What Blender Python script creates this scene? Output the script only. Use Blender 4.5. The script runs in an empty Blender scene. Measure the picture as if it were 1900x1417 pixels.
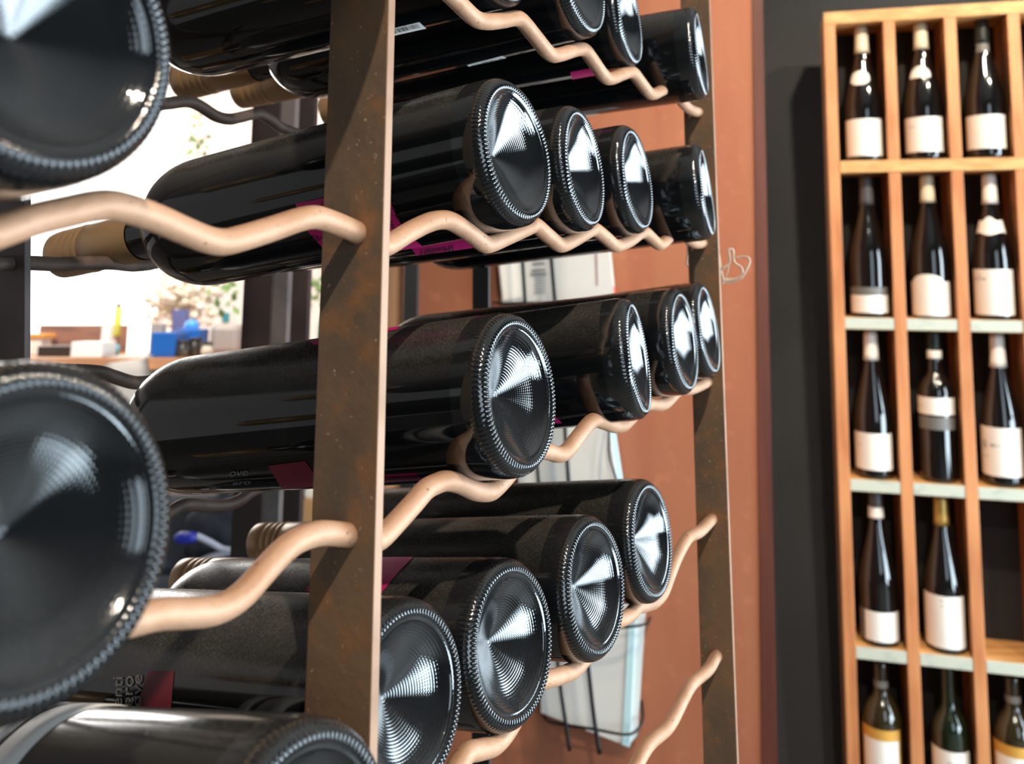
import bpy, bmesh, math, random
from mathutils import Vector, Matrix
random.seed(7)
C = bpy.context.scene.collection
S = bpy.context.scene
PI = math.pi

# ------------------------------------------------------------------ camera
F, CX, CY = 1700.0, 950.0, 300.0          # focal length and principal point for a 1900 x 1417 frame
PITCH = math.radians(10.0)
EYE = Vector((0, 0, 1.36))
FWD = Vector((0, math.cos(PITCH), math.sin(PITCH)))
UP = Vector((0, -math.sin(PITCH), math.cos(PITCH)))
RIGHT = Vector((1, 0, 0))
cam_d = bpy.data.cameras.new('camera')
cam = bpy.data.objects.new('camera', cam_d)
C.objects.link(cam)
cam_d.sensor_fit = 'HORIZONTAL'
cam_d.sensor_width = 36.0
cam_d.lens = F / 1900 * 36.0
cam_d.shift_x = 0.0
cam_d.shift_y = (CY - 708.5) / 1900
cam_d.clip_start = 0.02
cam_d.clip_end = 60
cam_d.dof.use_dof = True
cam_d.dof.focus_distance = 0.47
cam_d.dof.aperture_fstop = 11.0
cam.matrix_world = Matrix(((1, 0, 0, EYE.x), (0, UP.y, -FWD.y, EYE.y), (0, UP.z, -FWD.z, EYE.z), (0, 0, 0, 1)))
S.camera = cam

# ------------------------------------------------------------------ world, lights, exposure
S.view_settings.view_transform = 'Standard'
S.view_settings.look = 'None'
S.view_settings.exposure = 0.0
S.view_settings.gamma = 1.0
S.view_settings.use_curve_mapping = False
S.cycles.use_denoising = True
S.cycles.max_bounces = 6
S.cycles.sample_clamp_indirect = 4.0
S.cycles.caustics_reflective = False
S.cycles.caustics_refractive = False
world = bpy.data.worlds.new('world')
S.world = world
world.use_nodes = True
world.node_tree.nodes['Background'].inputs[0].default_value = (1.0, 0.97, 0.94, 1)
world.node_tree.nodes['Background'].inputs[1].default_value = 2.6


def light(kind, name, loc, target, energy, color, **kw):
    d = bpy.data.lights.new(name, kind)
    d.energy = energy
    d.color = color
    for k, v in kw.items():
        setattr(d, k, v)
    o = bpy.data.objects.new(name, d)
    C.objects.link(o)
    o.location = loc
    o.rotation_euler = (Vector(target) - Vector(loc)).to_track_quat('-Z', 'Y').to_euler()
    return o


def cam2w(v):                               # camera axes (right, down, forward) -> world
    return EYE + RIGHT * v[0] - UP * v[1] + FWD * v[2]


def dirw(v):
    return RIGHT * v[0] - UP * v[1] + FWD * v[2]


def ray(p):
    return Vector(((p[0] - CX) / F, (p[1] - CY) / F, 1.0))


def P(x, y, z):                             # point of the place seen at (x, y), z metres away along the view axis
    return cam2w(ray((x, y)) * z)


# daylight through the big window on the right, cool
light('AREA', 'window_daylight', (2.40, 1.0, 1.22), (0.0, 1.0, 1.22), 105, (0.70, 0.87, 1.0), shape='RECTANGLE', size=1.5, size_y=1.5)
# daylight through the low glazed panel beside it
light('AREA', 'low_window_daylight', (2.40, -0.45, 0.60), (0.0, -0.45, 0.60), 52, (0.66, 0.86, 1.0), shape='RECTANGLE', size=1.2, size_y=0.95)
# added cool fill light behind the camera
light('AREA', 'rear_fill', (0.7, -2.3, 1.5), (0.1, 0.6, 1.3), 20, (0.72, 0.87, 1.0), shape='RECTANGLE', size=1.0, size_y=1.9)
# warm ceiling spots
light('SPOT', 'ceiling_spot', (0.35, -0.75, 2.78), (0.0, 0.5, 1.2), 120, (1.0, 0.87, 0.72), spot_size=math.radians(70), spot_blend=0.5, shadow_soft_size=0.022)
light('SPOT', 'ceiling_spot', (0.75, 0.65, 2.8), (0.95, 2.1, 1.2), 135, (1.0, 0.82, 0.6), spot_size=math.radians(75), spot_blend=0.6, shadow_soft_size=0.04)
light('SPOT', 'ceiling_spot', (0.25, 0.95, 2.8), (0.2, 1.7, 1.85), 30, (1.0, 0.84, 0.66), spot_size=math.radians(70), spot_blend=0.8, shadow_soft_size=0.04)
light('SPOT', 'ceiling_spot', (1.5, 0.3, 2.8), (1.2, 2.0, 1.2), 105, (1.0, 0.85, 0.66), spot_size=math.radians(70), spot_blend=0.6, shadow_soft_size=0.04)
light('SPOT', 'ceiling_spot', (-0.75, 2.75, 2.8), (-1.15, 4.0, 1.45), 170, (1.0, 0.90, 0.80), spot_size=math.radians(85), spot_blend=0.7, shadow_soft_size=0.05)
light('SPOT', 'ceiling_spot', (-1.3, 1.6, 2.8), (-1.25, 2.9, 0.9), 200, (1.0, 0.92, 0.84), spot_size=math.radians(60), spot_blend=0.7, shadow_soft_size=0.05)
# daylight at the far end of the shop
light('AREA', 'far_window_daylight', (-2.2, 3.86, 1.75), (-1.0, 2.5, 0.9), 45, (1.0, 0.97, 0.93), shape='RECTANGLE', size=1.3, size_y=1.2)

# ------------------------------------------------------------------ materials


def mat(name, color, rough=0.5, metal=0.0, spec=0.5, noise=None, bump=None, emit=None, coat=0.0):
    m = bpy.data.materials.new(name)
    m.use_nodes = True
    nt = m.node_tree
    b = nt.nodes['Principled BSDF']
    b.inputs['Base Color'].default_value = (*color, 1)
    b.inputs['Roughness'].default_value = rough
    b.inputs['Metallic'].default_value = metal
    b.inputs['Specular IOR Level'].default_value = spec
    b.inputs['Coat Weight'].default_value = coat
    if emit:
        b.inputs['Emission Color'].default_value = (*emit[0], 1)
        b.inputs['Emission Strength'].default_value = emit[1]
    if noise:
        # list of (scale, detail, colour, low, high, stretch)
        tc = nt.nodes.new('ShaderNodeTexCoord')
        prev = None
        for sc, det, col, lo, hi, stretch in noise:
            mp = nt.nodes.new('ShaderNodeMapping')
            mp.inputs['Scale'].default_value = stretch
            nt.links.new(tc.outputs['Object'], mp.inputs[0])
            n = nt.nodes.new('ShaderNodeTexNoise')
            n.inputs['Scale'].default_value = sc
            n.inputs['Detail'].default_value = det
            nt.links.new(mp.outputs[0], n.inputs['Vector'])
            r = nt.nodes.new('ShaderNodeMapRange')
            r.inputs['From Min'].default_value = lo
            r.inputs['From Max'].default_value = hi
            nt.links.new(n.outputs['Fac'], r.inputs['Value'])
            mx = nt.nodes.new('ShaderNodeMix')
            mx.data_type = 'RGBA'
            nt.links.new(r.outputs[0], mx.inputs['Factor'])
            if prev is None:
                mx.inputs['A'].default_value = (*color, 1)
            else:
                nt.links.new(prev, mx.inputs['A'])
            mx.inputs['B'].default_value = (*col, 1)
            prev = mx.outputs['Result']
        nt.links.new(prev, b.inputs['Base Color'])
    if bump:
        tc = nt.nodes.new('ShaderNodeTexCoord')
        n = nt.nodes.new('ShaderNodeTexNoise')
        n.inputs['Scale'].default_value = bump[0]
        n.inputs['Detail'].default_value = 4
        nt.links.new(tc.outputs['Object'], n.inputs['Vector'])
        bp = nt.nodes.new('ShaderNodeBump')
        bp.inputs['Distance'].default_value = bump[1]
        bp.inputs['Strength'].default_value = 1.0
        nt.links.new(n.outputs['Fac'], bp.inputs['Height'])
        nt.links.new(bp.outputs['Normal'], b.inputs['Normal'])
    return m


def glass_mat(name, color, punt=False, dust=1.0, spec=0.6, dustcol=(0.14, 0.124, 0.102)):
    """dark wine-filled bottle glass with a film of shelf dust lying on its upper side"""
    m = bpy.data.materials.new(name)
    m.use_nodes = True
    nt = m.node_tree
    L = nt.links.new
    b = nt.nodes['Principled BSDF']
    b.inputs['Specular IOR Level'].default_value = 1.0 if punt else spec
    tc = nt.nodes.new('ShaderNodeTexCoord')
    geo = nt.nodes.new('ShaderNodeNewGeometry')
    sep = nt.nodes.new('ShaderNodeSeparateXYZ')
    L(geo.outputs['Normal'], sep.inputs[0])
    mr = nt.nodes.new('ShaderNodeMapRange')
    mr.inputs['From Min'].default_value = 0.15
    mr.inputs['From Max'].default_value = 1.0
    L(sep.outputs['Z'], mr.inputs['Value'])
    n1 = nt.nodes.new('ShaderNodeTexNoise')
    n1.inputs['Scale'].default_value = 35
    n1.inputs['Detail'].default_value = 5
    L(tc.outputs['Object'], n1.inputs['Vector'])
    n2 = nt.nodes.new('ShaderNodeTexNoise')
    n2.inputs['Scale'].default_value = 900
    n2.inputs['Detail'].default_value = 2
    L(tc.outputs['Object'], n2.inputs['Vector'])
    sp = nt.nodes.new('ShaderNodeMapRange')
    sp.inputs['From Min'].default_value = 0.4
    sp.inputs['From Max'].default_value = 0.75
    sp.inputs['To Min'].default_value = 0.6
    sp.inputs['To Max'].default_value = 1.3
    L(n2.outputs['Fac'], sp.inputs['Value'])
    r1 = nt.nodes.new('ShaderNodeMapRange')
    r1.inputs['From Min'].default_value = 0.3
    r1.inputs['From Max'].default_value = 0.7
    r1.inputs['To Min'].default_value = 0.55
    r1.inputs['To Max'].default_value = 1.0
    L(n1.outputs['Fac'], r1.inputs['Value'])

    def mul(a, c):
        x = nt.nodes.new('ShaderNodeMath')
        x.operation = 'MULTIPLY'
        L(a, x.inputs[0])
        if isinstance(c, float):
            x.inputs[1].default_value = c
        else:
            L(c, x.inputs[1])
        return x.outputs[0]
    f = mul(mul(mul(mr.outputs[0], r1.outputs[0]), sp.outputs[0]), 0.64 * dust)
    mx = nt.nodes.new('ShaderNodeMix')
    mx.data_type = 'RGBA'
    mx.clamp_factor = True
    L(f, mx.inputs['Factor'])
    mx.inputs['A'].default_value = (*color, 1)
    mx.inputs['B'].default_value = (*dustcol, 1)
    L(mx.outputs['Result'], b.inputs['Base Color'])
    rr = nt.nodes.new('ShaderNodeMapRange')
    rr.inputs['To Min'].default_value = 0.06
    rr.inputs['To Max'].default_value = 0.75
    L(f, rr.inputs['Value'])
    L(rr.outputs[0], b.inputs['Roughness'])
    if punt:
        # moulded rings of fine stippling
        sx = nt.nodes.new('ShaderNodeSeparateXYZ')
        L(tc.outputs['Object'], sx.inputs[0])

        def math_(op, a, c=None):
            x = nt.nodes.new('ShaderNodeMath')
            x.operation = op
            for i, v in enumerate((a, c)):
                if v is None:
                    continue
                if isinstance(v, float):
                    x.inputs[i].default_value = v
                else:
                    L(v, x.inputs[i])
            return x.outputs[0]
        r = math_('SQRT', math_('ADD', math_('MULTIPLY', sx.outputs['X'], sx.outputs['X']), math_('MULTIPLY', sx.outputs['Y'], sx.outputs['Y'])))
        th = math_('ARCTAN2', sx.outputs['Y'], sx.outputs['X'])
        ring = math_('SINE', math_('MULTIPLY', r, 2 * PI / 0.00115))
        dots = math_('SINE', math_('MULTIPLY', th, 90.0))
        h = math_('ADD', math_('MULTIPLY', ring, 0.8), math_('MULTIPLY', math_('MULTIPLY', ring, dots), 0.35))
        inside = math_('LESS_THAN', r, 0.0300)
        h = math_('MULTIPLY', h, inside)
        bp = nt.nodes.new('ShaderNodeBump')
        bp.inputs['Distance'].default_value = 0.000016
        bp.inputs['Strength'].default_value = 1.0
        L(h, bp.inputs['Height'])
        L(bp.outputs['Normal'], b.inputs['Normal'])
    return m


M = {}
M['glass'] = glass_mat('dark_bottle_glass', (0.0035, 0.004, 0.0045))
M['clean_glass'] = glass_mat('cleaner_dark_glass', (0.005, 0.0055, 0.005), dust=0.30)
M['punt'] = glass_mat('stippled_bottle_base', (0.006, 0.007, 0.008), punt=True, dust=0.45, dustcol=(0.11, 0.105, 0.095))
M['shelf_glass'] = glass_mat('display_bottle_glass', (0.004, 0.004, 0.004), dust=0.1, spec=1.0)
M['olive_glass'] = glass_mat('olive_bottle_glass', (0.022, 0.017, 0.006), dust=0.1, spec=1.0)
M['green_glass'] = glass_mat('green_bottle_glass', (0.004, 0.012, 0.004), dust=0.1, spec=1.0)
M['tan'] = mat('tan_capsule', (0.40, 0.24, 0.115), 0.38, 0.25)
M['rust'] = mat('rusted_flat_steel', (0.20, 0.120, 0.066), 0.68, 0.2, 0.3, noise=[
    (22, 6, (0.135, 0.092, 0.062), 0.42, 0.6, (1, 1, 0.6)), (60, 5, (0.27, 0.125, 0.052), 0.52, 0.72, (1, 1, 1)), (420, 2, (0.45, 0.32, 0.21), 0.68, 0.78, (1, 1, 1))], bump=(160, 0.0004))
M['pale_edge'] = mat('pale_copper_edge', (0.36, 0.21, 0.13), 0.5, 0.2, 0.4, noise=[(40, 4, (0.28, 0.155, 0.09), 0.45, 0.7, (1, 1, 1))])  # narrow sides of the posts, paler than their broad faces
M['rod'] = mat('copper_coloured_rod', (0.54, 0.30, 0.18), 0.55, 0.15, 0.4, noise=[
    (45, 4, (0.47, 0.25, 0.14), 0.45, 0.65, (1, 1, 1)), (330, 2, (0.22, 0.11, 0.06), 0.67, 0.76, (1, 1, 1))], bump=(300, 0.0003))
M['shaded_rod'] = mat('shaded_brown_rod', (0.17, 0.115, 0.09), 0.6, 0.2, 0.4, noise=[(60, 3, (0.10, 0.07, 0.055), 0.45, 0.65, (1, 1, 1))])  # weaker light on the back rods is put into this darker colour
M['dark_steel'] = mat('dark_brown_steel', (0.028, 0.018, 0.016), 0.6, 0.2, 0.3, noise=[(12, 4, (0.05, 0.03, 0.026), 0.45, 0.65, (1, 1, 1))])
M['grey_steel'] = mat('grey_brown_steel', (0.15, 0.115, 0.105), 0.6, 0.2, 0.3, noise=[(20, 4, (0.10, 0.085, 0.08), 0.45, 0.65, (1, 1, 1))])
M['black_steel'] = mat('black_steel', (0.008, 0.008, 0.008), 0.55)
M['pink'] = mat('magenta_label', (0.52, 0.012, 0.14), 0.5)
M['red'] = mat('wine_red_label', (0.16, 0.014, 0.028), 0.5)
M['ink'] = mat('black_ink', (0.01, 0.008, 0.01), 0.6)
M['silver_ink'] = mat('pale_print', (0.17, 0.165, 0.155), 0.5)
M['white'] = mat('white_paper', (0.88, 0.86, 0.82), 0.6)
M['cream'] = mat('cream_capsule', (0.72, 0.66, 0.50), 0.4)
M['gold'] = mat('gold_capsule', (0.55, 0.36, 0.10), 0.35, 0.5)
M['yellow'] = mat('ochre_label', (0.62, 0.33, 0.06), 0.55)
M['grey'] = mat('grey_label', (0.16, 0.155, 0.15), 0.5)
M['greycap'] = mat('grey_capsule', (0.10, 0.10, 0.105), 0.4, 0.3)
M['darkcap'] = mat('black_capsule', (0.012, 0.014, 0.013), 0.35)
M['strip'] = mat('price_strip', (0.50, 0.53, 0.45), 0.4, noise=[(70, 3, (0.36, 0.40, 0.36), 0.55, 0.75, (0.25, 1, 1))])
M['pine'] = mat('oiled_pine', (0.55, 0.225, 0.088), 0.5, noise=[
    (9, 5, (0.43, 0.155, 0.055), 0.42, 0.62, (6, 6, 0.35)), (3.5, 2, (0.62, 0.28, 0.115), 0.5, 0.7, (1, 1, 1))])
M['pine_board'] = mat('pale_oiled_pine', (0.64, 0.36, 0.14), 0.5, noise=[(9, 5, (0.50, 0.24, 0.08), 0.42, 0.62, (0.35, 6, 6))])
M['wall_dark'] = mat('charcoal_wall', (0.042, 0.044, 0.047), 0.85, 0, 0.2, noise=[(5, 3, (0.050, 0.052, 0.056), 0.4, 0.65, (1, 1, 1))])
M['terracotta'] = mat('terracotta_board', (0.32, 0.120, 0.062), 0.62, 0, 0.3, noise=[
    (7, 5, (0.30, 0.102, 0.055), 0.42, 0.66, (3, 3, 0.5)), (35, 4, (0.40, 0.15, 0.082), 0.6, 0.8, (1, 1, 1))])
M['mahogany'] = mat('mahogany_trim', (0.10, 0.025, 0.013), 0.5, noise=[(8, 4, (0.075, 0.018, 0.010), 0.4, 0.65, (4, 4, 0.4))])
M['plaster'] = mat('white_plaster', (0.82, 0.76, 0.72), 0.85, noise=[(2.5, 3, (0.86, 0.74, 0.68), 0.45, 0.7, (1, 1, 1))])
M['taupe'] = mat('taupe_wall_paint', (0.09, 0.075, 0.065), 0.85, noise=[(3, 3, (0.08, 0.066, 0.058), 0.4, 0.7, (1, 1, 1))])
M['peach'] = mat('peach_board', (0.66, 0.36, 0.20), 0.7, noise=[(9, 3, (0.45, 0.24, 0.14), 0.55, 0.75, (1, 1, 1))])
M['ceiling'] = mat('ceiling_paint', (0.30, 0.28, 0.26), 0.9, noise=[(3, 2, (0.27, 0.25, 0.235), 0.4, 0.7, (1, 1, 1))])
M['floor'] = mat('pale_stone_floor', (0.14, 0.12, 0.10), 0.5, noise=[(4, 4, (0.11, 0.095, 0.08), 0.4, 0.7, (1, 1, 1))])
M['desk_top'] = mat('orange_wood_desk', (0.52, 0.25, 0.12), 0.5, noise=[(10, 4, (0.42, 0.19, 0.09), 0.45, 0.65, (0.4, 5, 5))])
M['desk_front'] = mat('taupe_desk_front', (0.20, 0.145, 0.115), 0.6, noise=[(6, 3, (0.17, 0.12, 0.10), 0.45, 0.65, (1, 1, 1))])
M['blue'] = mat('blue_plastic', (0.012, 0.11, 0.42), 0.4)
M['bluebright'] = mat('bright_blue_ball', (0.04, 0.26, 0.66), 0.4)
M['navy'] = mat('navy_cloth', (0.018, 0.024, 0.036), 0.9, noise=[(18, 4, (0.03, 0.038, 0.052), 0.45, 0.65, (1, 1, 1))])
M['violet'] = mat('slate_violet_card', (0.10, 0.11, 0.26), 0.6)
M['royal'] = mat('royal_blue_handle', (0.02, 0.03, 0.36), 0.4)
M['pale_blue'] = mat('pale_blue_cloth', (0.50, 0.53, 0.66), 0.8)
M['brown_card'] = mat('brown_card', (0.30, 0.15, 0.105), 0.7, noise=[(8, 3, (0.16, 0.095, 0.08), 0.45, 0.65, (1, 1, 6))])
M['dark_card'] = mat('dark_binder', (0.03, 0.022, 0.02), 0.6)
M['orange'] = mat('orange_folder', (0.75, 0.33, 0.06), 0.6)
M['yellow_pl'] = mat('yellow_tube', (0.72, 0.66, 0.10), 0.5)
M['cyan'] = mat('cyan_plastic', (0.15, 0.55, 0.66), 0.5)
M['teal'] = mat('teal_card', (0.03, 0.26, 0.32), 0.6)
M['dry'] = mat('dried_flower_beige', (0.70, 0.62, 0.50), 0.9, noise=[(30, 3, (0.50, 0.42, 0.32), 0.45, 0.62, (1, 1, 1))])
M['grey_pl'] = mat('warm_grey_plastic', (0.32, 0.29, 0.27), 0.5)
M['jar'] = mat('dark_jar', (0.035, 0.033, 0.028), 0.3, noise=[(30, 3, (0.11, 0.10, 0.08), 0.5, 0.65, (1, 1, 1))])
M['leaf'] = mat('green_leaf', (0.10, 0.20, 0.05), 0.6, noise=[(20, 2, (0.2, 0.3, 0.1), 0.5, 0.7, (1, 1, 1))])
M['card_box'] = mat('tan_cardboard', (0.50, 0.31, 0.13), 0.8)
M['green_pl'] = mat('green_bottle_plastic', (0.008, 0.07, 0.03), 0.25)
M['page'] = mat('grey_white_page', (0.62, 0.63, 0.62), 0.5, noise=[(5, 2, (0.52, 0.53, 0.53), 0.4, 0.65, (1, 1, 1))])
M['page_edge'] = mat('pale_cyan_page', (0.45, 0.66, 0.72), 0.5)
M['red_page'] = mat('red_cover', (0.75, 0.06, 0.03), 0.5)
M['print'] = mat('grey_print', (0.22, 0.22, 0.22), 0.6)
M['wire'] = mat('black_wire', (0.010, 0.010, 0.011), 0.3, 0.5)
M['twine'] = mat('pale_raffia', (0.66, 0.50, 0.37), 0.8)
M['window_frame'] = mat('painted_window_frame', (0.5, 0.5, 0.48), 0.5)

# ------------------------------------------------------------------ mesh helpers


def obj(name, bm, m, parent=None, smooth=True, mw=None):
    me = bpy.data.meshes.new(name)
    bmesh.ops.recalc_face_normals(bm, faces=bm.faces)
    bm.to_mesh(me)
    bm.free()
    for p in me.polygons:
        p.use_smooth = smooth
    if m:
        me.materials.append(m)
    o = bpy.data.objects.new(name, me)
    C.objects.link(o)
    if parent:
        o.parent = parent
    if mw is not None:
        o.matrix_world = mw
    return o


def tag(o, label=None, cat=None, group=None, kind=None):
    for k, v in (('label', label), ('category', cat), ('group', group), ('kind', kind)):
        if v:
            o[k] = v
    return o


def empty(name, mw, label, cat, group=None):
    o = bpy.data.objects.new(name, None)
    o.empty_display_size = 0.02
    C.objects.link(o)
    o.matrix_world = mw if isinstance(mw, Matrix) else Matrix.Translation(mw)
    return tag(o, label, cat, group)


def lathe(bm, prof, n=64, warp=None, closed=False):
    rings = []
    for r, z in prof:
        if r < 1e-6:
            rings.append([bm.verts.new((0, 0, z))])
        else:
            ring = []
            for i in range(n):
                t = 2 * PI * i / n
                rr, zz = (r, z) if warp is None else warp(r, z, t)
                ring.append(bm.verts.new((rr * math.cos(t), rr * math.sin(t), zz)))
            rings.append(ring)
    for a, b in zip(rings, rings[1:]):
        for i in range(n):
            j = (i + 1) % n
            if len(a) == 1 and len(b) == 1:
                continue
            if len(a) == 1:
                bm.faces.new((a[0], b[i], b[j]))
            elif len(b) == 1:
                bm.faces.new((a[i], b[0], a[j]))
            else:
                bm.faces.new((a[i], a[j], b[j], b[i]))
    return rings


def spline(pts, per=6):
    """Catmull-Rom through the points"""
    out = []
    n = len(pts)
    for i in range(n - 1):
        p0, p1, p2, p3 = pts[max(i - 1, 0)], pts[i], pts[i + 1], pts[min(i + 2, n - 1)]
        for k in range(per):
            t = k / per
            out.append(0.5 * ((2 * p1) + (p2 - p0) * t + (2 * p0 - 5 * p1 + 4 * p2 - p3) * t * t + (3 * p1 - p0 - 3 * p2 + p3) * t ** 3))
    out.append(pts[-1])
    return out


def tube(bm, pts, r, n=16, flat=None):
    rings = []
    up = None
    for i, p in enumerate(pts):
        d = (pts[min(i + 1, len(pts) - 1)] - pts[max(i - 1, 0)]).normalized()
        if up is None:
            up = d.orthogonal().normalized()
        up = (up - d * up.dot(d)).normalized()
        s = d.cross(up)
        rr = r[i] if isinstance(r, (list, tuple)) else r
        rings.append([bm.verts.new(p + (up * math.cos(2 * PI * k / n) + s * math.sin(2 * PI * k / n)) * rr) for k in range(n)])
    for a, b in zip(rings, rings[1:]):
        for k in range(n):
            j = (k + 1) % n
            bm.faces.new((a[k], a[j], b[j], b[k]))
    bm.faces.new(rings[0][::-1])
    bm.faces.new(rings[-1])


def slab(bm, o, ax, ay, az, bevel=0.0):
    """a box from corner o along three edge vectors"""
    vs = [bm.verts.new(o + ax * i + ay * j + az * k) for i in (0, 1) for j in (0, 1) for k in (0, 1)]
    fs = [(0, 1, 3, 2), (4, 6, 7, 5), (0, 4, 5, 1), (2, 3, 7, 6), (0, 2, 6, 4), (1, 5, 7, 3)]
    faces = [bm.faces.new([vs[i] for i in f]) for f in fs]
    if bevel > 0:
        es = list({e for f in faces for e in f.edges})
        bmesh.ops.bevel(bm, geom=es, offset=bevel, segments=2, affect='EDGES', profile=0.5)


def hexa(bm, front, back, bevel=0.0):
    """solid between two quads"""
    a = [bm.verts.new(p) for p in front]
    b = [bm.verts.new(p) for p in back]
    faces = [bm.faces.new(a), bm.faces.new(b[::-1])]
    for i in range(4):
        j = (i + 1) % 4
        faces.append(bm.faces.new((a[j], a[i], b[i], b[j])))
    if bevel > 0:
        es = list({e for f in faces for e in f.edges})
        bmesh.ops.bevel(bm, geom=es, offset=bevel, segments=2, affect='EDGES', profile=0.5)


def box(lo, hi, name, m, parent=None, bevel=0.0):
    bm = bmesh.new()
    lo, hi = Vector(lo), Vector(hi)
    slab(bm, lo, Vector((hi.x - lo.x, 0, 0)), Vector((0, hi.y - lo.y, 0)), Vector((0, 0, hi.z - lo.z)), bevel)
    return obj(name, bm, m, parent, smooth=False)


def struct(o):
    o['kind'] = 'structure'
    return o


def plane_hit(p, p0, n):
    """where the sight line at p meets the plane through p0 with normal n (camera axes)"""
    q = ray(p)
    return q * (p0.dot(n) / q.dot(n))


# ------------------------------------------------------------------ the room
WY = Vector((0.966, -0.258, 0.0)).normalized()           # along the dark wall, to the right
WN = Vector((0.258, 0.966, 0.0)).normalized()            # into the dark wall
SH0 = cam2w(Vector((0.7446, -0.0011, 2.1201)))           # shelf: top front edge of the first board, at the left panel
wall_p = SH0 + WN * 0.245


def wall(name, a, b, z0, z1, t, m):
    """an upright wall from ground point a to b, thickness t to the left of a->b"""
    a, b = Vector((a[0], a[1], 0)), Vector((b[0], b[1], 0))
    d = (b - a)
    nrm = Vector((-d.y, d.x, 0)).normalized()
    bm = bmesh.new()
    slab(bm, Vector((a.x, a.y, z0)), d, nrm * t, Vector((0, 0, z1 - z0)))
    return struct(obj(name, bm, m, smooth=False))


H = 2.85
struct(box((-4.2, -2.7, -0.1), (2.8, 4.3, 0.0), 'floor', M['floor']))
struct(box((-4.2, -2.7, H), (2.8, 4.3, H + 0.1), 'ceiling', M['ceiling']))
wp = wall_p
wl = wp - WY * 0.62
wr = wp + WY * 2.4
wall('wall_back', (wl.x, wl.y), (wr.x, wr.y), 0, H, 0.1, M['wall_dark'])
# right wall with a window opening
for a, b, z0, z1 in (((2.45, -2.5), (2.45, -1.08), 0, H), ((2.45, 0.18), (2.45, 0.22), 0, H), ((2.45, 1.78), (2.45, 2.2), 0, H), ((2.45, 0.22), (2.45, 1.78), 0, 0.44), ((2.45, 0.22), (2.45, 1.78), 2.0, H), ((2.45, -1.08), (2.45, 0.18), 0, 0.10), ((2.45, -1.08), (2.45, 0.18), 1.10, H)):
    wall('wall_right', a, b, z0, z1, -0.12, M['taupe'])
wall('wall_front', (-4.0, -2.5), (2.57, -2.5), 0, H, -0.12, M['taupe'])
wall('wall_left', (-4.0, -2.5), (-4.0, 4.1), 0, H, 0.12, M['plaster'])
# far wall with the bright window the daylight comes through
FY = 4.0
FX0, FX1, FZ0, FZ1 = -2.95, -1.53, 1.02, 2.45
for x0, x1, z0, z1 in ((-4.0, FX0, 0, H), (FX1, 0.1, 0, H), (FX0, FX1, 0, FZ0), (FX0, FX1, FZ1, H)):
    wall('wall_far', (x0, FY), (x1, FY), z0, z1, 0.12, M['plaster'])
wall('wall_return', (0.1, FY + 0.12), (0.1, wl.y + 0.1), 0, H, 0.1, M['plaster'])


def window(name, c, ax, w, h, nx, nz, t=0.03):
    bm = bmesh.new()
    ax = Vector(ax)
    ay = Vector((0, 0, 1))
    nn = ax.cross(ay) * 0.03
    for i in range(nx + 1):
        slab(bm, Vector(c) + ax * (-w / 2 + i * w / nx - t / 2) - ay * h / 2, ax * t, ay * h, nn)
    for j in range(nz + 1):
        slab(bm, Vector(c) - ax * w / 2 + ay * (-h / 2 + j * h / nz - t / 2), ax * w, ay * t, nn * 0.9)
    return struct(obj(name, bm, M['window_frame'], smooth=False))


window('window_1', (2.38, 1.0, 1.22), (0, 1, 0), 1.56, 1.56, 2, 2, 0.035)
window('window_3', (2.38, -0.45, 0.60), (0, 1, 0), 1.26, 1.0, 2, 1, 0.035)
window('window_2', ((FX0 + FX1) / 2, FY + 0.08, (FZ0 + FZ1) / 2), (1, 0, 0), FX1 - FX0, FZ1 - FZ0, 1, 1, 0.03)

# terracotta board wall in front of the dark wall, with a mahogany edge
TZ = 1.56
tl, tr, te = P(688, 1000, TZ + 0.1), P(1404, 700, TZ), P(1430, 700, TZ)
TD = (Vector((tr.x, tr.y, 0)) - Vector((tl.x, tl.y, 0))).normalized()


def leaning(name, tops, bots, z_of, t, m):
    """an upright board whose two side edges run through the given sight points"""
    q = []
    for (x1, y1), (x0, y0) in zip(tops, bots):
        p0, n_ = tl, Vector((-TD.y, TD.x, 0))
        pts = []
        for x, y in ((x1, y1), (x0, y0)):
            d = dirw(ray((x, y)))
            pts.append(EYE + d * ((p0 - EYE).dot(n_) / d.dot(n_)) - n_ * z_of)
        a_, b_ = pts
        d = (a_ - b_)
        q.append((b_ + d * ((0 - b_.z) / d.z), b_ + d * ((H - b_.z) / d.z)))
    bm = bmesh.new()
    n_ = Vector((-TD.y, TD.x, 0)) * t
    fr = [q[0][0], q[1][0], q[1][1], q[0][1]]
    hexa(bm, fr, [p + n_ for p in fr])
    return struct(obj(name, bm, m, smooth=False))


leaning('wall_terracotta', [(748, 0), (1396, 0)], [(746, 1417), (1414, 1417)], 0.0, 0.04, M['terracotta'])
leaning('trim_2', [(676, 0), (747, 0)], [(668, 1417), (745.2, 1417)], -0.01, 0.03, M['peach'])
leaning('trim_1', [(1396.3, 0), (1415, 0)], [(1414.3, 1417), (1443, 1417)], 0.003, 0.05, M['mahogany'])
TP = Vector((tl.x, tl.y, 1.0))
TN = Vector((-TD.y, TD.x, 0))

# ------------------------------------------------------------------ bottle shapes
R = 0.038
BL = 0.342            # bottle length
BODY_END = 0.207


def body_profile():
    pr = [(R, 0.0165), (R, 0.03), (R, 0.08), (R, 0.13), (R, 0.17), (R, BODY_END)]
    for k in range(1, 13):                       # rounded shoulder
        t = k / 12 * PI / 2
        pr.append((0.0155 + (R - 0.0155) * math.cos(t), BODY_END + 0.036 * math.sin(t) ** 1.0))
    pr += [(0.0149, BODY_END + 0.040), (0.0145, 0.26), (0.0142, 0.30), (0.0142, 0.331)]
    return pr


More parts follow.
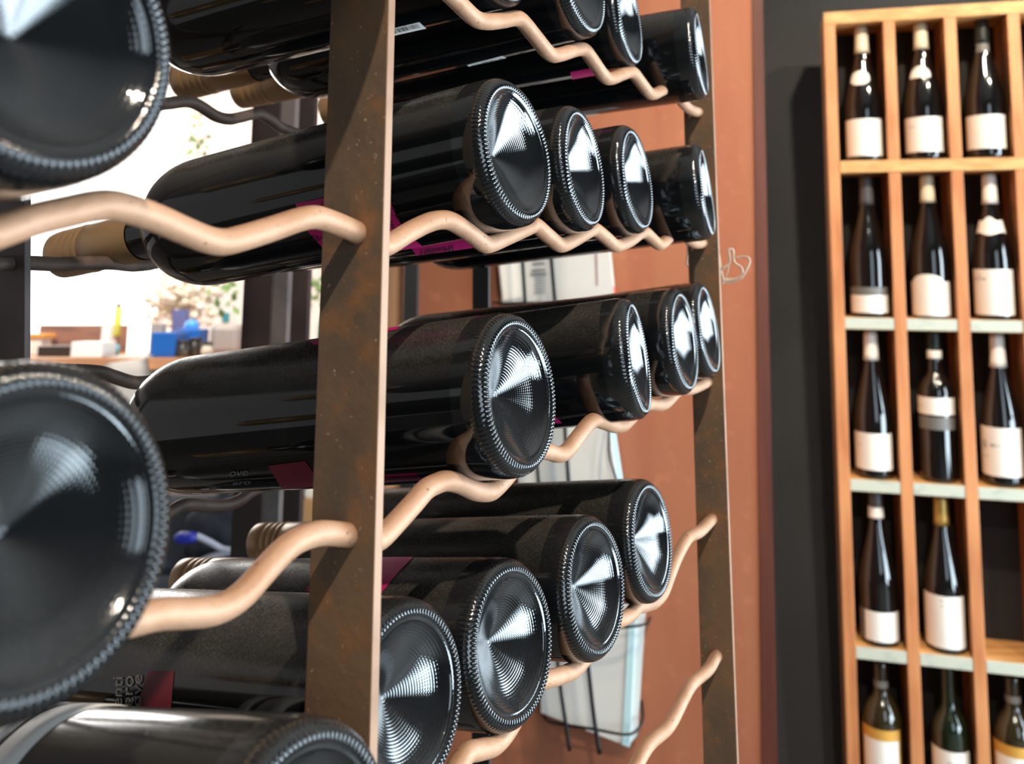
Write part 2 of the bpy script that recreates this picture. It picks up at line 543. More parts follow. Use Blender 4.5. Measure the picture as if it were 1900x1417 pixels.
def base_profile():
    pr = []
    for k in range(24):                          # concave punt, steeper towards its rim
        r = 0.0288 * k / 23
        q = max(0.0, r - 0.020)
        pr.append((r, 0.0163 - 0.488 * math.sqrt(r * r + 0.0008 ** 2) - 24.0 * q * q * (1 + 12 * q)))
    z1 = pr[-1][1]
    pr = [(r, z - (z1 - 0.0019) * (r / 0.0288) ** 3) for r, z in pr]
    pr += [(0.0290, 0.0016), (0.0297, 0.00135), (0.0303, 0.00115), (0.0308, 0.0007), (0.0313, 0.0003), (0.0319, 0.00005), (0.0326, 0.0), (0.0333, 0.0001), (0.0339, 0.0004),
           (0.0345, 0.0007), (0.0352, 0.0012), (0.0359, 0.0020), (0.0366, 0.0031), (0.0372, 0.0045), (0.03765, 0.0065), (0.0379, 0.0088), (R, 0.0110), (R, 0.0165)]
    return pr


NB = 104


def knurl(r, z, t):
    a = 0.0
    if 0.0307 < r < 0.0352:
        k = (r - 0.0307) / (0.0352 - 0.0307)
        a = math.sin(PI * k) * 0.0009 * (math.cos(NB * t) * 0.5 + 0.1)
    if 0.0364 < r < 0.0374 and z < 0.005:
        a2 = 0.00016 * math.cos(NB * t + 1.2)
        return r + a2, z - a2 * 0.5
    return r + a * 0.35, z - a


bm = bmesh.new()
lathe(bm, body_profile(), 128)
proto_body = obj('glass_body', bm, M['glass'])
bm = bmesh.new()
lathe(bm, base_profile(), NB * 5, knurl)
proto_base = obj('base', bm, M['punt'])
bm = bmesh.new()
pr = [(0.0150, 0.2655), (0.0153, 0.2660), (0.0154, 0.29), (0.0154, 0.309), (0.0150, 0.3095), (0.0150, 0.3105), (0.0156, 0.311), (0.0158, 0.3125), (0.0156, 0.314)]
for k in range(3):
    z = 0.315 + k * 0.0065
    pr += [(0.0150, z), (0.0150, z + 0.0006), (0.0155, z + 0.0012), (0.0155, z + 0.0055)]
pr += [(0.0152, BL - 0.0012), (0.0146, BL - 0.0002), (0.008, BL), (0, BL)]
lathe(bm, pr, 64)
proto_cap = obj('capsule', bm, M['tan'])
for o in (proto_body, proto_base, proto_cap):
    C.objects.unlink(o)


def rolled(axis, roll=0.0):
    """matrix whose local z runs along axis (world)"""
    z = axis.normalized()
    x = z.cross(Vector((0, 0, 1))).normalized()
    y = z.cross(x)
    m = Matrix((x, y, z)).transposed().to_4x4()
    return m @ Matrix.Rotation(roll, 4, 'Z')


BOT = {}


def vp(x, y):
    return Vector((x * 1000.0, y * 1000.0, F)).normalized()


def rack_bottle(key, x, y, z, d, label, roll=0.0, capsule=True):
    base_c = ray((x, y)) * z
    a = vp(*d)
    mw = Matrix.Translation(cam2w(base_c)) @ rolled(dirw(a), roll)
    e = empty('wine_bottle', mw, label, 'bottle', 'bottles lying in the rack')
    for pr in (proto_body, proto_base) + ((proto_cap,) if capsule else ()):
        c = pr.copy()
        C.objects.link(c)
        c.parent = e
    BOT[key] = (e, base_c, a, mw)
    return e


def on_bottle(key, p, lift=0.0003):
    """where the sight line at p touches the bottle's straight side, in the bottle's own axes"""
    e, c, a, mw = BOT[key]
    q = ray(p)
    rp = q - a * q.dot(a)
    cp = c - a * c.dot(a)
    A, B, D = rp.dot(rp), -2 * rp.dot(cp), cp.dot(cp) - (R + lift) ** 2
    disc = B * B - 4 * A * D
    t = (-B - math.sqrt(disc)) / (2 * A) if disc > 0 else -B / (2 * A)
    w = cam2w(q * t)
    l = mw.inverted() @ w
    k = (R + lift) / max(1e-6, math.hypot(l.x, l.y))
    return Vector((l.x * k, l.y * k, l.z))


def patch(key, left, right, m, name='label', n=24, lift=0.0003, label=None):
    """a paper label lying on the bottle side between two edge lines"""
    def walk(pl, t):
        f = t * (len(pl) - 1)
        i = min(int(f), len(pl) - 2)
        f -= i
        return (pl[i][0] * (1 - f) + pl[i + 1][0] * f, pl[i][1] * (1 - f) + pl[i + 1][1] * f)
    bm = bmesh.new()
    g = []
    for i in range(n + 1):
        row = []
        for j in range(n + 1):
            l, r = walk(left, i / n), walk(right, i / n)
            s = j / n
            row.append(bm.verts.new(on_bottle(key, (l[0] * (1 - s) + r[0] * s, l[1] * (1 - s) + r[1] * s), lift)))
        g.append(row)
    for i in range(n):
        for j in range(n):
            bm.faces.new((g[i][j], g[i][j + 1], g[i + 1][j + 1], g[i + 1][j]))
    o = obj(name, bm, m, BOT[key][0])
    if label:
        o['label'] = label
    return o


def text_mesh(txt):
    cu = bpy.data.curves.new('lettering', 'FONT')
    cu.body = txt
    cu.resolution_u = 3
    o = bpy.data.objects.new('lettering', cu)
    C.objects.link(o)
    dg = bpy.context.evaluated_depsgraph_get()
    me = bpy.data.meshes.new_from_object(o.evaluated_get(dg))
    C.objects.unlink(o)
    bpy.data.objects.remove(o)
    return me


def printed(key, lines, m, parent=None, lift=0.0006, name='printed_text', outline=False):
    """lines: (text, origin px, reading vector px per em, upward vector px per em)"""
    bm = bmesh.new()
    for txt, o, ex, ey in lines:
        me = text_mesh(txt)
        b2 = bmesh.new()
        b2.from_mesh(me)
        bmesh.ops.subdivide_edges(b2, edges=[e for e in b2.edges if e.calc_length() > 0.15], cuts=1)
        for v in b2.verts:
            p = (o[0] + ex[0] * v.co.x + ey[0] * v.co.y, o[1] + ex[1] * v.co.x + ey[1] * v.co.y)
            v.co = on_bottle(key, p, lift)
        b2.to_mesh(me)
        b2.free()
        bm.from_mesh(me)
    return obj(name, bm, m, parent or BOT[key][0], smooth=False)


# ------------------------------------------------------------------ bottles in the rack
D0 = (-3.25, 0.74)
rack_bottle('R1z', 655, -345, .324, (-3.25, .60), 'unseen bottle above the frame, added for its shadow on the near rusted post', 0.7)  # added out of view, placed to throw the diagonal shadow on the near post
rack_bottle('R1a', 936, -118, .491, (-3.6, .55), 'highest dark bottle, its body crossing behind the near rusted post at the top edge', 0.3)
rack_bottle('R1b', 1086, -42, .577, (-3.6, .62), 'top-row bottle with white barcode strip, its beaded base cut by the top edge', 0.9)
rack_bottle('R1c', 1170, 29, .664, (-4.6, .66), 'top-row bottle second from the far post, a magenta label peeking below the rod', 1.4)
rack_bottle('R1d', 1302, 98, .742, (-5.5, .70), 'top-row bottle lying right at the far post, seen side-on against the terracotta', 2.0)
rack_bottle('R2a', 965, 278, .4524, (-3.39, .76), 'large bottle with magenta label above the wavy rod, base beside the near post', 0.0)
rack_bottle('R2b', 1088, 309, .540, (-4.3, .74), 'bottle directly behind the magenta-labelled one at the near post, second of its row', 0.5)
rack_bottle('R2c', 1185, 330, .626, (-4.1, .72), 'third bottle of the row resting on the level wavy rod', 1.0)
rack_bottle('R2d', 1313, 354, .716, (-5.5, .86), 'farthest bottle on the level wavy rod, above the knotted raffia', 1.7)
rack_bottle('L1', 98, 42, .213, (-3.24, .63), 'blurred close-up bottle base in the upper left corner', 0.4)
rack_bottle('R3L', 76, 988, .200, (-3.1, .80), 'blurred close-up bottle base at the left edge, the largest circle in view', 0.2)
rack_bottle('R3a', 971, 728, .4273, (-3.36, .75), 'dusty bottle in the middle of the rack with a wine-red label', 0.1)
rack_bottle('R3b', 1187, 662, .576, (-6.2, 1.15), 'bottle seen almost side-on behind the dusty middle one, its base edge bubbled', 0.8)
rack_bottle('R3c', 1273, 631, .656, (-4.0, .70), 'second bottle from the far post in the middle row', 1.3)
rack_bottle('R3d', 1317, 609, .731, (-4.3, .88), 'bottle at the far post in the middle row, mostly hidden, below the raffia knot', 1.9)
rack_bottle('R4z', 583, 1612, .262, (-3.0, .92), 'bottle at the bottom edge with a white paper band round its far end', 0.6)
rack_bottle('R4a', 765, 1299, .370, (-2.85, .72), 'bottle in the lower row, its large ringed base cut by the rusted near post', 0.15)
rack_bottle('R4b', 956, 1193, .439, (-2.8, .75), 'second bottle of the lower row, pink label beside the near post', 0.35)
rack_bottle('R4c', 1110, 1088, .512, (-2.98, .74), 'third bottle of the lower row, oval beaded base facing the terracotta wall', 0.9)
rack_bottle('R4d', 1213, 1001, .594, (-3.3, .73), 'topmost bottle of the descending lower row, nearest the far post', 1.3)

pk = patch('R2a', [(548, 378), (566, 424), (608, 470), (632, 481)], [(712, 344), (735, 400), (752, 430), (785, 458)], M['pink'], label='magenta label')
printed('R2a', [('tos il', (556, 397), (24, -5.5), (4, -22)), ('W S', (574, 447), (20, 2), (7, -16))], M['ink'], pk)
printed('R2a', [('l i n u', (728, 372), (10, 24), (-13, 3)), ('i m i l', (722, 398), (10, 21), (-12, 3))], M['ink'], pk)
pk = patch('R2b', [(762, 458), (772, 474), (782, 483)], [(868, 440), (896, 452), (908, 466)], M['pink'], label='magenta label')
printed('R2b', [('(@', (780, 476), (20, -3), (-2, -18)), ('IIIIHI', (806, 473), (19, -3), (-3, -18))], M['ink'], pk)
patch('R3a', [(497, 864), (510, 886), (524, 908)], [(566, 855), (584, 880), (600, 902)], M['red'], label='dark wine-red label')
printed('R3a', [('ove', (424, 884), (24, -1.5), (5, -20)), ('ero', (430, 900), (24, -1.5), (5, -12))], M['silver_ink'])
patch('R3a', [(574, 633), (584, 640)], [(746, 600), (736, 611)], M['pink'], name='back_label')
patch('R3b', [(985, 772), (1000, 786)], [(1029, 771), (1043, 785)], M['pink'])
patch('R4b', [(606, 1031), (590, 1060), (566, 1096)], [(768, 1032), (740, 1060), (704, 1104)], M['pink'], label='magenta label')
patch('R4a', [(276, 1244), (252, 1312)], [(323, 1244), (317, 1316)], M['red'], label='wine-red label')
printed('R4a', [('enti', (226, 1312), (1, -38), (-27, -1)), ('ero', (246, 1312), (1, -42), (-30, -1)), ('ove', (262, 1312), (1, -42), (-27, -1))], M['silver_ink'])
bc = patch('R1a', [(690, 62), (692, 75)], [(778, 41), (791, 53)], M['white'], name='barcode_label', label='white barcode label')
bc2 = patch('R1b', [(866, 121), (878, 127)], [(932, 104), (947, 111)], M['white'], name='barcode_label', label='white barcode label')
patch('R1c', [(1058, 134), (1062, 152)], [(1108, 124), (1122, 142)], M['pink'], label='magenta label')


def bars(key, tl, tr, dn, n, parent):
    bm = bmesh.new()
    for k in range(n):
        f = (k + 0.2) / n
        w = random.choice((0.25, 0.4, 0.6)) / n
        q = [(tl[0] + (tr[0] - tl[0]) * (f + s) + dn[0] * t, tl[1] + (tr[1] - tl[1]) * (f + s) + dn[1] * t) for s, t in ((0, .12), (w, .12), (w, .7), (0, .7))]
        bm.faces.new([bm.verts.new(on_bottle(key, p, 0.0006)) for p in q])
    return obj('barcode', bm, M['ink'], parent, smooth=False)


bars('R1a', (718, 56), (774, 43), (10, 12), 20, bc)
bars('R1b', (872, 121), (930, 106), (12, 7), 18, bc2)
for c in BOT['R4z'][0].children:
    if c.name.startswith('glass_body'):
        c.material_slots[0].link = 'OBJECT'
        c.material_slots[0].material = M['clean_glass']
# paper bands round the far end of the bottle at the bottom edge
for z0, z1, m, nm in ((0.106, 0.1225, 'white', 'paper_band'), (0.1227, 0.1268, 'dark_card', 'dark_band'), (0.127, 0.1335, 'white', 'paper_band')):
    bm = bmesh.new()
    lathe(bm, [(R, z0), (R + .0005, z0), (R + .0005, z1), (R, z1)], 96)
    obj(nm, bm, M[m], BOT['R4z'][0])

# ------------------------------------------------------------------ the rack
U = Vector((906, 150, F)).normalized()                    # along the rods
WUP = Vector((0, -math.cos(PITCH), math.sin(PITCH)))      # upright, in camera axes
a0 = BOT['R2a'][2]
dn = -(WUP - a0 * a0.dot(WUP)).normalized()
Q0 = BOT['R2a'][1] + a0 * 0.026 + dn * (R + 0.0048)       # on the rod under the first bottle
VD = (WUP + Vector((0, 0, 0.010))).normalized()
NP = U.cross(VD).normalized()                             # normal of the plane the wavy rods lie in
WD = NP if NP.dot(a0) > 0 else -NP                        # into the rack, across the posts
rack = empty('wine_rack', Matrix.Translation(Vector((P(650, 1000, .40).x, P(650, 1000, .40).y, 0))),
             'rusted flat-steel wine rack with copper-coloured wavy rods', 'wine rack')


def in_rack(p, back=0.0):
    return plane_hit(p, Q0 + WD * back, NP)


def W2(v):                                                # camera axes -> the rack's own axes
    return cam2w(v) - rack.location


def add_rod(pts, m, back=0.0, r=0.0045, extra=None):
    q = [W2(in_rack(p, back)) for p in pts]
    if extra:
        q += extra
    bm = bmesh.new()
    tube(bm, spline(q, 6), r, 16)
    return obj('wavy_rod', bm, m, rack)


ROD1 = [(560, -130), (620, -95), (690, -58), (735, -45), (785, -50), (815, -28), (847, 2), (880, 33), (902, 40), (930, 38), (959, 34), (973, 44), (995, 71), (1019, 99), (1036, 102), (1066, 93), (1083, 92), (1096, 107), (1118, 138), (1132, 146), (1157, 137), (1173, 134), (1187, 150.5), (1203, 171), (1214, 174.5), (1230, 167), (1244, 165.6), (1258, 180.6), (1274, 198), (1285, 205), (1297, 209), (1310, 214)]
ROD2 = [(-120, 452), (-40, 440), (0, 428), (60, 408), (120, 394), (170, 383), (205, 381), (240, 388), (290, 405), (340, 427), (380, 443), (410, 449), (440, 444), (500, 426), (550, 409), (578, 403), (600, 406), (640, 421), (675, 438), (706, 456), (724, 452), (760, 430), (795, 413), (818, 408), (838, 411), (870, 431), (893, 449), (908, 453), (946, 437), (980, 422), (993, 418), (1016, 437), (1036, 453), (1048, 453), (1068, 443), (1092, 429), (1104, 426), (1126, 443), (1140, 455), (1152, 454), (1169, 446), (1187, 433), (1198, 432), (1213, 446), (1222, 453), (1230, 451), (1244.6, 437), (1254, 431), (1263, 433), (1279, 445), (1290, 451), (1302, 451), (1318, 452)]
ROD3 = [(-120, 1290), (-20, 1230), (60, 1212), (110, 1208), (160, 1190), (215, 1160), (264, 1146), (300, 1139), (350, 1137), (387, 1134), (419, 1124), (451, 1102), (484, 1066), (516, 1031), (540, 1010), (562, 998), (588, 990), (613, 989), (654, 994), (690, 1003), (704, 999), (722, 983), (767, 934), (790, 908), (808, 898), (827, 892), (850, 896), (880, 910), (902, 913), (916, 908), (940, 884), (968, 850), (985, 840), (1000, 836), (1018, 838), (1036, 843), (1052, 836), (1074, 808), (1092, 786), (1104, 779), (1120, 783), (1136, 789), (1152, 790), (1164, 782), (1184, 760), (1196, 751), (1212, 750.5), (1228, 750.5), (1240, 743), (1254, 728), (1263, 722), (1280, 722), (1295, 717), (1313, 708), (1328, 700)]
ROD4 = [(560, 1700), (600, 1655), (652, 1625), (690, 1605), (720, 1560), (745, 1525), (770, 1508), (800, 1503), (825, 1475), (850, 1420), (868, 1396), (889, 1391), (919, 1381), (945, 1350), (975, 1295), (995, 1268), (1015, 1260), (1037, 1254), (1066, 1241), (1090, 1212), (1115, 1172), (1130, 1155), (1150, 1150), (1169, 1140), (1182, 1126), (1198, 1122), (1214, 1116), (1230, 1098), (1243, 1064), (1256, 1032), (1270, 1006), (1280, 994), (1298, 986), (1317, 967), (1332, 952)]
ROD5 = [(640, 2280), (720, 2120), (790, 2030), (830, 1965), (900, 1890), (950, 1800), (985, 1720), (1020, 1690), (1050, 1650), (1075, 1590), (1095, 1560), (1120, 1545), (1145, 1510), (1160, 1460), (1178, 1425), (1193, 1396), (1208, 1376), (1234, 1354), (1249, 1333), (1267, 1297), (1284, 1268), (1314, 1242), (1328.6, 1218), (1345, 1200)]
for r_ in (ROD1, ROD2, ROD3, ROD4, ROD5):
    add_rod(r_, M['rod'])


def add_post(top, bottom, wl_, wr_, t, m, back=0.0, z_lo=-0.0, name='post', pale_edge=None):
    """flat bar seen with its hole line through px top..bottom; wl_/wr_ metres to the left / right of that line"""
    a, b = in_rack(top, back), in_rack(bottom, back)
    d = (a - b).normalized()
    wa = cam2w(b)
    dw = dirw(d)
    lo = wa + dw * ((z_lo - wa.z) / dw.z)
    hi = wa + dw * ((2.15 - wa.z) / dw.z)
    w = dirw(WD)
    u = dirw(U)
    bm = bmesh.new()
    o = rack.location
    slab(bm, lo - o - w * wr_ - u * t * .5, w * (wl_ + wr_), u * t, hi - lo, 0.0006)
    ob = obj(name, bm, m, rack, smooth=False)
    if pale_edge:
        ob.data.materials.append(pale_edge)
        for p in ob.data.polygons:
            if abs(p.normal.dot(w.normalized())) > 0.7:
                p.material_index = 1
    return ob


add_post((683, 0), (641, 1417), 0.0180, 0.0125, 0.005, M['rust'], pale_edge=M['pale_edge'])
add_post((1290, 0), (1338, 1417), 0.0135, 0.0135, 0.004, M['rust'], pale_edge=M['pale_edge'])

# rods and posts at the back of the rack, carrying the necks
BK = 0.262


def back_rod(pts, slope_to=(1856, 450), n=14):
    x0, y0 = pts[-1]
    more = []
    for k in range(1, n + 1):
        f = 1 - 0.86 ** (k * 0.55)
        more.append((x0 + (slope_to[0] - x0) * f * 0.62, y0 + (slope_to[1] - y0) * f * 0.62 + (9 if k % 2 else -9) * (1 - f)))
    add_rod(pts + more, M['shaded_rod'], BK, 0.0042)


back_rod([(215, 184), (260, 192), (300, 193), (345, 188), (370, 196), (400, 215), (425, 221), (448, 217), (478, 211), (500, 221), (530, 240)])
back_rod([(-60, 491), (0, 489), (60, 488), (105, 490), (150, 488), (205, 488), (235, 491), (250, 492), (275, 490), (300, 487)])
back_rod([(60, 690), (120, 688), (180, 690), (212, 699), (245, 709), (270, 709), (295, 702), (330, 684)])
back_rod([(150, 1010), (230, 985), (280, 970), (318, 948), (345, 936), (385, 938), (415, 938), (445, 928), (480, 905)])
add_post((28, 200), (24, 900), 0.012, 0.012, 0.004, M['grey_steel'], BK)
add_post((893, 200), (893, 900), 0.010, 0.010, 0.004, M['black_steel'], BK)

# raffia tied round the rod end at the far post
tz = in_rack((1318, 452)).z
bm = bmesh.new()


def strand(pts, r):
    tube(bm, spline([P(x, y, z) for x, y, z in pts], 6), r, 8)


zt = tz - 0.012
strand([(1275, 446, tz), (1276, 470, tz), (1274, 488, tz + .004), (1280, 496, tz + .006)], .0007)
strand([(1288, 441, zt + .004), (1302, 438, zt), (1314, 445, zt), (1326, 460, zt), (1333, 470, zt), (1336, 490, zt), (1338, 503, zt), (1341, 516, zt), (1342, 526, zt)], .0011)
strand([(1331, 462, zt + .002), (1331, 490, zt + .002), (1332, 512, zt), (1336, 509, zt)], .0008)
strand([(1331, 513, zt), (1338, 502, zt), (1343, 496, zt - .002), (1352, 490, zt - .003), (1354, 480, zt - .004), (1352, 465, zt - .004), (1354, 462, zt - .004), (1360, 464, zt - .004), (1361, 480, zt - .004), (1364, 488, zt - .004), (1374, 495, zt - .004), (1378, 505, zt - .004), (1374, 514, zt - .004), (1362, 520, zt - .003), (1344, 521, zt)], .0010)
strand([(1344, 518, zt), (1350, 505, zt - .002), (1352, 490, zt - .003)], .0006)
strand([(1343, 523, zt), (1360, 522, zt - .002), (1376, 514, zt - .006), (1386, 498, zt - .008), (1391, 485, zt - .008), (1388, 478, zt - .008), (1378, 476, zt - .006), (1366, 478, zt - .004)], .0010)
strand([(1340, 518, zt), (1352, 519, zt), (1366, 518, zt - .003), (1377, 512, zt - .005)], .0016)
tag(obj('raffia_tie', bm, M['twine']), 'pale raffia knot and loops tied round the rod end at the far post', 'string')

# ------------------------------------------------------------------ dark frame of the stand behind the rack
BZ = 1.12
stand = empty('steel_frame', Matrix.Translation(Vector((P(560, 700, BZ).x, P(560, 700, BZ).y, 0))), 'dark steel upright frame standing behind the necks of the rack', 'frame')


def upright(px, z, m, y0=700, name='post', side=None):
    o = stand.location
    bm = bmesh.new()
    l, r = P(px[0], y0, z), P(px[1], y0, z)
    depth = 0.02
    fr = [Vector((l.x, l.y, 0)), Vector((r.x, r.y, 0))]
    d = (fr[1] - fr[0])
    nn = Vector((-d.y, d.x, 0)).normalized() * depth
    slab(bm, fr[0] - o, d, nn, Vector((0, 0, 2.2)), 0.001)
    return obj(name, bm, m, stand, smooth=False)


upright((443, 498), BZ, M['dark_steel'])
upright((498.5, 528), BZ + .002, M['grey_steel'])
upright((530, 566), BZ + .06, M['dark_steel'])
upright((746, 772), BZ + .2, M['black_steel'])
a, b = P(446, 700, BZ + .01), P(770, 700, BZ + .21)
for zz in (0.06, 2.16):
    bm = bmesh.new()
    slab(bm, Vector((a.x, a.y + .004, zz)) - stand.location, Vector((b.x - a.x, b.y - a.y, 0)), Vector((0, 0.02, 0)), Vector((0, 0, 0.03)))
    obj('crossbar', bm, M['dark_steel'], stand, smooth=False)

# ------------------------------------------------------------------ brochure holder on the terracotta wall


def on_wall(x, y, off=0.0):
    q = dirw(ray((x, y)))
    p0 = TP - TN * off
    return EYE + q * ((p0 - EYE).dot(TN) / q.dot(TN))


def leafblock(quad, off0, off1, name, m, parent=None):
    bm = bmesh.new()
    o = parent.matrix_world.translation if parent else Vector()
    hexa(bm, [on_wall(x, y, off1) - o for x, y in quad], [on_wall(x, y, off1) + TN * (off1 - off0) - o for x, y in quad], 0.0)
    return obj(name, bm, m, parent, smooth=False)


holder = empty('brochure_holder', on_wall(1040, 1380, .002), 'black wire brochure holder hung on the terracotta wall behind the rack', 'brochure holder')
ho = holder.location


def wire(pts, r, name='wire'):
    bm = bmesh.new()
    tube(bm, spline([on_wall(x, y, f) - ho for x, y, f in pts], 4), r, 10)
    return obj(name, bm, M['wire'], holder)


wire([(962, 330, .062), (970, 492, .062), (985, 700, .062), (999, 889, .062), (1020, 1080, .062), (1038, 1259, .062), (1048, 1330, .062), (1057, 1392, .062)], .0032, 'upright_wire')
wire([(1010, 330, .062), (1023, 483, .062), (1041, 690, .062), (1055, 889, .062), (1074, 1080, .062), (1091, 1233, .062), (1102, 1330, .062), (1113, 1398, .062)], .0036, 'upright_wire')
for pts in ([(905, 330, .004), (920, 345, .05), (1000, 330, .060), (1110, 318, .056), (1138, 310, .004)],
            [(915, 560, .004), (932, 563, .05), (1010, 562, .060), (1140, 562, .056), (1158, 548, .004)],
            [(955, 905, .004), (975, 925, .05), (1050, 930, .060), (1150, 915, .056), (1168, 895, .004)],
            [(985, 1140, .004), (1005, 1158, .05), (1080, 1166, .060), (1188, 1160, .056), (1206, 1146, .004)],
            [(1008, 1325, .004), (1022, 1339, .05), (1100, 1352, .060), (1168, 1362, .056), (1192, 1336, .03), (1190, 1300, .004)]):
    wire(pts, .0024, 'pocket_wire')
wire([(1158, 548, .004), (1130, 800, .052), (1142, 885, .050), (1160, 925, .004)], .0022, 'side_wire')
b1 = empty('brochure', on_wall(1030, 560, .03), 'white printed brochures in the upper pocket of the wire holder', 'brochure', 'brochures in the wire holder')
leafblock([(912, 360), (1118, 340), (1140, 556), (932, 560)], .012, .036, 'cover', M['page'], b1)
leafblock([(914, 372), (958, 368), (968, 552), (934, 556)], .0365, .0375, 'fold', M['white'], b1)
leafblock([(1120, 338), (1127, 338), (1133, 512), (1127, 512)], .012, .034, 'page_edge', M['page_edge'], b1)
leafblock([(1127, 513), (1134, 512), (1142, 554), (1133, 556)], .012, .0345, 'red_edge', M['red_page'], b1)
leafblock([(1100, 340), (1103, 340), (1109, 530), (1107, 530)], .0365, .037, 'printed_stripe', M['red'], b1)
bm = bmesh.new()
o1 = b1.location
for k, (y, x0, x1) in enumerate([(488, 988, 1010), (500, 986, 1012), (507, 984, 1014)] + [(513 + 5 * i, 990 + (i % 3), 1013 - 2 * (i % 2)) for i in range(7)]):
    hh = 4.5 if k < 3 else 1.6
    q = [(x0, y), (x1, y - 2), (x1, y - 2 + hh), (x0, y + hh)]
    bm.faces.new([bm.verts.new(on_wall(x, yy, .0372) - o1) for x, yy in q])
obj('printed_text', bm, M['print'], b1, smooth=False)
b2 = empty('brochure', on_wall(1060, 900, .03), 'grey-white brochures in the middle pocket of the wire holder', 'brochure', 'brochures in the wire holder')
leafblock([(930, 660), (1110, 650), (1148, 912), (966, 918)], .012, .036, 'cover', M['page'], b2)
leafblock([(1110, 650), (1118, 650), (1156, 908), (1148, 912)], .012, .030, 'page_edge', M['page_edge'], b2)
b3 = empty('brochure', on_wall(1090, 1360, .03), 'pale booklet with a cyan spine in the lowest pocket of the wire holder', 'brochure', 'brochures in the wire holder')
leafblock([(1000, 1040), (1172, 1040), (1154, 1380), (1004, 1322)], .012, .036, 'cover', M['page'], b3)
leafblock([(1172, 1040), (1184, 1040), (1168, 1386), (1154, 1381)], .012, .038, 'spine', M['page_edge'], b3)
leafblock([(1184, 1040), (1203, 1040), (1182, 1365), (1168, 1380)], .010, .024, 'inner_pages', M['page'], b3)

# ------------------------------------------------------------------ display shelf on the dark wall
SX = Vector((0.966, -0.258, -0.022)).normalized()
SZ = Vector((0.004, -0.073, 0.997))
SZ = (SZ - SX * SX.dot(SZ)).normalized()
SD = SZ.cross(SX)                                   # into the wall
CW, RH, TOPH = 0.13, 0.3563, 0.3522
SB = SH0 - SZ * (RH * 4.0)
shelf = empty('display_shelf', SB, 'orange pine bottle shelf with square cells on the charcoal wall', 'shelf')


def sh(x, y, z):
    """shelf axes: x right from the left panel's middle, y into the wall, z up from the first board's top"""
    return SH0 + SX * x + SD * y + SZ * z - SB


def sbox(x0, x1, y0, y1, z0, z1, name, m, bevel=0.0012, parent=None):
    bm = bmesh.new()
    slab(bm, sh(x0, y0, z0), SX * (x1 - x0), SD * (y1 - y0), SZ * (z1 - z0), bevel)
    return obj(name, bm, m, parent or shelf, smooth=False)


DEP = 0.125
NC = 5
PW = 0.0125
zb = -RH * 4 - 0.028
for c in range(NC + 1):
    sbox(c * CW - PW, c * CW + PW, 0.0 if c else -0.001, DEP, zb, TOPH - 0.0285, 'side_panel' if c in (0, NC) else 'divider', M['pine'])
sbox(-PW, NC * CW + PW, -0.001, DEP, TOPH - 0.028, TOPH, 'top_board', M['pine_board'])
for r in range(0, 5):
    z = -RH * r
    for c in range(NC):
        sbox(c * CW + PW, (c + 1) * CW - PW, 0.004 if r else -0.0015, DEP, z - 0.027, z, 'board', M['pine_board'])
    if r == 0:
        sbox(PW + .0002, NC * CW - PW - .0002, -0.003, 0.0, z - 0.027, z, 'front_rail', M['pine_board'])
for r in (1, 2, 3):
    for c in range(4):
        sbox(c * CW + PW + .001, (c + 1) * CW - PW - .001, 0.0005, 0.0038, -RH * r - 0.025, -RH * r - 0.0005, 'price_strip', M['strip'], 0.0003)
bm = bmesh.new()
slab(bm, sh(-PW + .002, DEP + .0005, zb), SX * (NC * CW + PW * 2 - .004), SD * 0.008, SZ * (TOPH - zb))
obj('back_panel', bm, mat('shade_black_panel', (0.010, 0.010, 0.011), 0.8, noise=[(4, 2, (0.014, 0.014, 0.016), .4, .7, (1, 1, 1))]), shelf, smooth=False)  # near-black colour stands in for the shade inside the cells

# upright bottle shapes: radius, height profile
BURG = [(0, .004), (.030, .002), (.038, 0), (.0405, .003), (.041, .012), (.041, .06), (.041, .115), (.0405, .13), (.038, .148), (.033, .170), (.027, .192), (.021, .214), (.0170, .232), (.0150, .25), (.0143, .28), (.0143, .298), (.0135, .30), (0, .30)]
BORD = [(0, .004), (.028, .002), (.035, 0), (.0372, .003), (.0378, .012), (.0378, .08), (.0378, .17), (.0372, .182), (.034, .195), (.028, .207), (.020, .217), (.0160, .226), (.0146, .24), (.0140, .27), (.0140, .296), (.0132, .298), (0, .298)]


def taller(z):
    return z if z < .115 else z + .022 * min(1.0, (z - .115) / .135)


BURG = [(r, taller(z)) for r, z in BURG]
BORD = [(r, z * 1.06 if z < .23 else z + .0138 + .018 * min(1.0, (z - .23) / .02)) for r, z in BORD]
ROUND = [(0, .004), (.032, .002), (.039, 0), (.0415, .003), (.042, .012), (.042, .08), (.042, .180), (.0412, .194), (.0385, .208), (.033, .222), (.026, .234), (.019, .243), (.0160, .252), (.0150, .265), (.0146, .29), (.0146, .31), (.0138, .312), (0, .312)]


def rad(pr, z):
    for (r0, z0), (r1, z1) in zip(pr[3:], pr[4:]):
        if z0 <= z <= z1:
            return r0 + (r1 - r0) * (z - z0) / max(1e-6, z1 - z0)
    return pr[-2][0]


